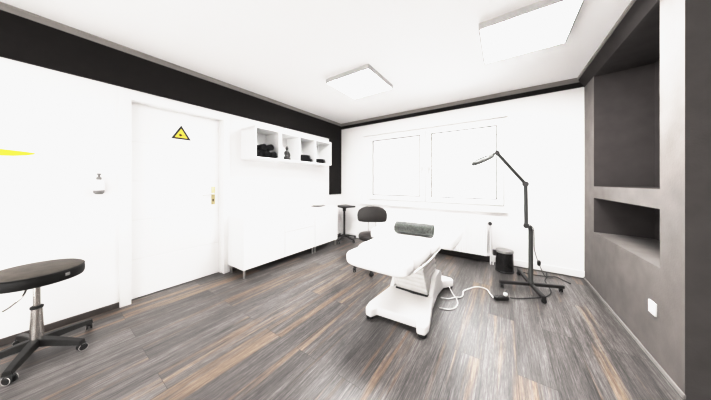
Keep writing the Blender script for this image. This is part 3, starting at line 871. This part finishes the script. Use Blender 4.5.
J1 = Vector((-0.040, -0.005, 0.707)); J2 = Vector((-0.046, -0.008, 1.172)); J3 = Vector((-0.310, -0.187, 1.520)); HC = Vector((-0.445, -0.283, 1.440))
vdir = Vector((0.07, 0.9975, 0)); vr = Vector((0.824, 0.567, 0))
k = MB(); k.cyl((0, 0, 0.655), (-0.010, -0.002, 0.70), 0.021, 0.017); k.cyl(J1-vdir*0.028, J1+vdir*0.028, 0.026, n=20); k.cyl(J1+vr*0.0, Vector((0,0,0.69)), 0.014); k.build('joint', BLACKM, lp)
k = MB(); k.cyl(J1, J2, 0.0180, n=16); k.build('arm', GUNM, lp)
k = MB(); k.cyl(J2-vdir*0.03, J2+vdir*0.03, 0.030, n=20); k.build('joint', BLACKM, lp)
k = MB(); k.cyl(J2, J3, 0.0160, n=16); k.build('arm', GUNM, lp)
k = MB(); k.cyl(J3-vdir*0.026, J3+vdir*0.026, 0.026, n=20); k.cyl(J3, J3.lerp(HC, 0.36), 0.012); k.build('joint', BLACKM, lp)
ax = (HC-J3).normalized()
nrm = (Vector((0, 0, 1)) - ax*ax.z).normalized()
tl = nrm + vdir*0.06; nrm = (tl - ax*tl.dot(ax)).normalized()
side = nrm.cross(ax)
Mh = Matrix.Translation(HC) @ Matrix(((ax.x, side.x, nrm.x, 0), (ax.y, side.y, nrm.y, 0), (ax.z, side.z, nrm.z, 0), (0, 0, 0, 1)))
k = MB(); k.lathe([(0.078, -0.020), (0.114, -0.020), (0.121, -0.008), (0.119, 0.012), (0.104, 0.026), (0.078, 0.026), (0.078, -0.020)], (0, 0, 0), 40, Mh)
k.box(-0.155, -0.095, -0.02, 0.02, -0.004, 0.022, 0.004, 2, Mh)
hd = k.build('lamp_head', HEADG, lp)
MB().lathe([(0, -0.010), (0.05, -0.012), (0.079, -0.007), (0.079, 0.002), (0.05, 0.010), (0, 0.013)], (0, 0, 0), 32, Mh).build('lens', LENS, hd)
k = MB(); k.lathe([(0.080, -0.0205), (0.108, -0.0205), (0.110, -0.017), (0.080, -0.017), (0.080, -0.0205)], (0, 0, 0), 40, Mh)
k.build('light_ring', LENS, hd)
q = (-0.245, -3.08)
W_ = lambda x, y, z: (x+q[0], y+q[1], z)
k = MB(); k.tube([(-0.030, 0.0, 0.73), (0.018, -0.01, 0.69), W_(0.275, 3.10, 0.60), W_(0.285, 3.16, 0.42), W_(0.337, 3.30, 0.24), W_(0.38, 3.42, 0.12), W_(0.423, 3.50, 0.03), W_(0.50, 3.60, 0.005)], 0.0042, 6)
cb = k.build('cord', CABLEG, lp)
k = MB(); k.cushion(-0.018, 0.018, -0.018, 0.018, -0.035, 0.035, nx=5, e=3, ez=3, M=Matrix.Translation(W_(0.337, 3.30, 0.245)) @ Matrix.Rotation(0.4, 4, 'X')); k.build('inline_switch', BLACKM, cb)

# ------------------------------------------------------------------ bin
bn = thing('pedal_bin', 'round black waste bin with grey lid standing beside the radiator', 'bin', (0.005, 3.52, 0)); bn.scale = (0.87, 0.87, 0.96)
MB().lathe([(0, 0.004), (0.116, 0.004), (0.118, 0.008), (0.116, 0.03), (0.112, 0.27), (0, 0.27)], (0, 0, 0), 40).build('body', BINB, bn)
MB().lathe([(0, 0.0), (0.119, 0.0), (0.121, 0.006), (0.120, 0.022), (0.117, 0.026), (0, 0.026)], (0, 0, 0), 40).build('base_ring', BLACKR, bn)
MB().lathe([(0.113, 0.268), (0.1175, 0.268), (0.118, 0.288), (0.113, 0.297), (0.09, 0.304), (0.04, 0.308), (0, 0.309), ], (0, 0, 0), 40).build('lid', LIDG, bn)
MB().box(-0.155, -0.105, -0.03, 0.03, 0.21, 0.285, 0.006, 2, rotz(D(15))).build('hinge', BLACKM, bn)
k = MB(); k.box(-0.03, 0.03, -0.150, -0.112, 0.010, 0.020, 0.003, 1, rotz(D(-10))); k.build('pedal', BLACKM, bn)

# ------------------------------------------------------------------ power strip and cables
ps = thing('power_strip', 'black power strip lying on the floor by the lamp base', 'power strip', (-0.022, 2.640, 0), 0.62); ps.scale = (0.78, 0.78, 0.85)
MB().box(-0.085, 0.085, -0.028, 0.028, 0.002, 0.042, 0.006, 2).build('housing', BLACKM, ps)
for x in (-0.052, 0.0, 0.052):
    MB().lathe([(0.021, 0), (0.0235, 0), (0.0235, 0.002), (0.0195, 0.002), (0.0195, 0)], (x, 0, 0.0415), 20).build('socket', BLACKR, ps)
pg = thing('power_plug', 'white plug pushed into the black power strip on the floor', 'plug', (0.012, 2.664, 0.0365), 0.62)
k = MB(); k.cushion(-0.016, 0.016, -0.016, 0.016, 0, 0.036, nx=5, e=3, ez=3); k.build('plug_body', UPVC, pg)
k = MB(); k.tube([(0, 0, 0.038), (0.02, 0.01, 0.052), (0.05, 0.045, 0.03), (0.08, 0.12, 0.006), (0.14, 0.16, -0.030)], 0.004, 6); k.build('cord', CABLEG, pg)

def cable(pts, r, m, label):
    k = MB(); k.tube(pts, r, 8, 5)
    return tag(k.build('floor_cable', m), label, 'cable')
z = 0.006
cable([(-0.503, 2.563, 0.035), (-0.446, 2.472, z), (-0.397, 2.387, z), (-0.373, 2.294, z), (-0.381, 2.208, z), (-0.422, 2.15, z), (-0.505, 2.127, z)], 0.0055, CABLEW,
      'short loop of white cable on the floor against the bed base')
cable([(-0.530, 2.297, 0.02), (-0.469, 2.342, z), (-0.412, 2.392, 0.016), (-0.366, 2.455, z), (-0.357, 2.521, z), (-0.364, 2.606, z), (-0.329, 2.683, z), (-0.27, 2.779, z),
       (-0.204, 2.811, z), (-0.155, 2.789, z), (-0.133, 2.738, z), (-0.118, 2.68, 0.012), (-0.09, 2.60, 0.02)], 0.0055, CABLEW,
      'white cable curving over the floor from the treatment bed to the power strip')
cable([(0.052, 2.690, 0.02), (0.134, 2.764, z), (0.236, 2.846, z), (0.349, 2.947, z), (0.414, 3.09, z), (0.42, 3.254, z), (0.406, 3.425, z), (0.44, 3.58, z), (0.46, 3.76, 0.012)], 0.0045, CABLEB,
      'thin black cable running from the power strip under the lamp to the wall')
cable([(0.153, 3.640, z), (0.274, 3.570, z), (0.425, 3.600, z), (0.531, 3.650, z), (0.60, 3.56, z), (0.64, 3.50, z)], 0.004, CABLEB,
      'thin black cable lying along the white skirting behind the lamp')

# ------------------------------------------------------------------ wall socket on the dark wall
sk = thing('wall_socket', 'white square wall socket low on the dark grey wall', 'socket', (XR, 2.30, 0.357))
MB().box(-0.010, 0, -0.042, 0.042, -0.042, 0.042, 0.003, 2).build('cover_plate', UPVC, sk)
k = MB(); k.lathe([(0, -0.0005), (0.018, -0.0005), (0.020, 0.0015), (0.024, 0.0018), (0.024, 0.0), (0, 0)], (-0.0105, 0, 0), 24, Matrix.Rotation(-PI/2, 4, 'Y')); k.build('insert', UPVC, sk)

# ------------------------------------------------------------------ light
wd = bpy.data.worlds.new('World'); S.world = wd; wd.use_nodes = True
bg = wd.node_tree.nodes['Background']
bg.inputs[0].default_value = (1.0, 1.0, 1.0, 1); bg.inputs[1].default_value = 7.0
def area(name, loc, rot, sx, sy_, power):
    l = bpy.data.lights.new(name, 'AREA'); l.shape = 'RECTANGLE'; l.size = sx; l.size_y = sy_; l.energy = power
    l.color = (1.0, 0.985, 0.97)
    o = bpy.data.objects.new(name, l); COL.objects.link(o); o.location = loc; o.rotation_euler = rot
    return o
def point(name, loc, radius, power):
    l = bpy.data.lights.new(name, 'POINT'); l.shadow_soft_size = radius; l.energy = power
    l.color = (1.0, 0.985, 0.97)
    o = bpy.data.objects.new(name, l); COL.objects.link(o); o.location = loc
    return o
area('added_rear_fill', (-1.5, -0.9, 2.42), (0, 0, 0), 0.6, 0.6, 26)  # unseen fill light added behind the camera to brighten the room
point('added_camera_fill', (0.1, -0.8, 1.35), 0.35, 14)  # soft fill added near the camera, not a visible source
up = area('added_ceiling_uplight', (-1.1, -1.3, 0.7), (0, 0, 0), 3.2, 1.2, 44)  # unseen uplight added to lift the ceiling brightness
up.rotation_euler = (Vector((-1.0, 3.0, 2.48)) - Vector((-1.1, -1.3, 0.7))).to_track_quat('-Z', 'Y').to_euler()

# ------------------------------------------------------------------ camera
cam = bpy.data.cameras.new('camera')
co = bpy.data.objects.new('camera', cam); COL.objects.link(co)
co.location = (0, 0, 1.19)
co.rotation_euler = (PI/2, 0, D(34.533))
cam.sensor_width = 36.0; cam.sensor_fit = 'HORIZONTAL'
cam.lens = 36.0*215.8/711.0
cam.shift_x = 0.0; cam.shift_y = -17.6/711.0
cam.clip_start = 0.02
S.camera = co

S.view_settings.view_transform = 'Standard'
S.view_settings.look = 'None'
S.view_settings.exposure = 0.0
# soft shoulder so the white room keeps its faint shading, as in the bright photograph
S.view_settings.use_curve_mapping = True
cmap = S.view_settings.curve_mapping
cmap.clip_max_x = 6.0; cmap.clip_max_y = 1.0
cmap.extend = 'HORIZONTAL'
cc = cmap.curves[3]
cc.points[0].location = (0.0, 0.0)
cc.points[-1].location = (6.0, 1.0)
for x, y in ((0.05, 0.042), (0.15, 0.145), (0.4, 0.53), (0.68, 0.85), (1.0, 0.938), (1.6, 0.978), (2.6, 0.998)):
    cc.points.new(x, y)
for p_ in cc.points: p_.handle_type = 'AUTO_CLAMPED'
cmap.update()
S.cycles.use_denoising = True
S.cycles.max_bounces = 10
S.cycles.diffuse_bounces = 6
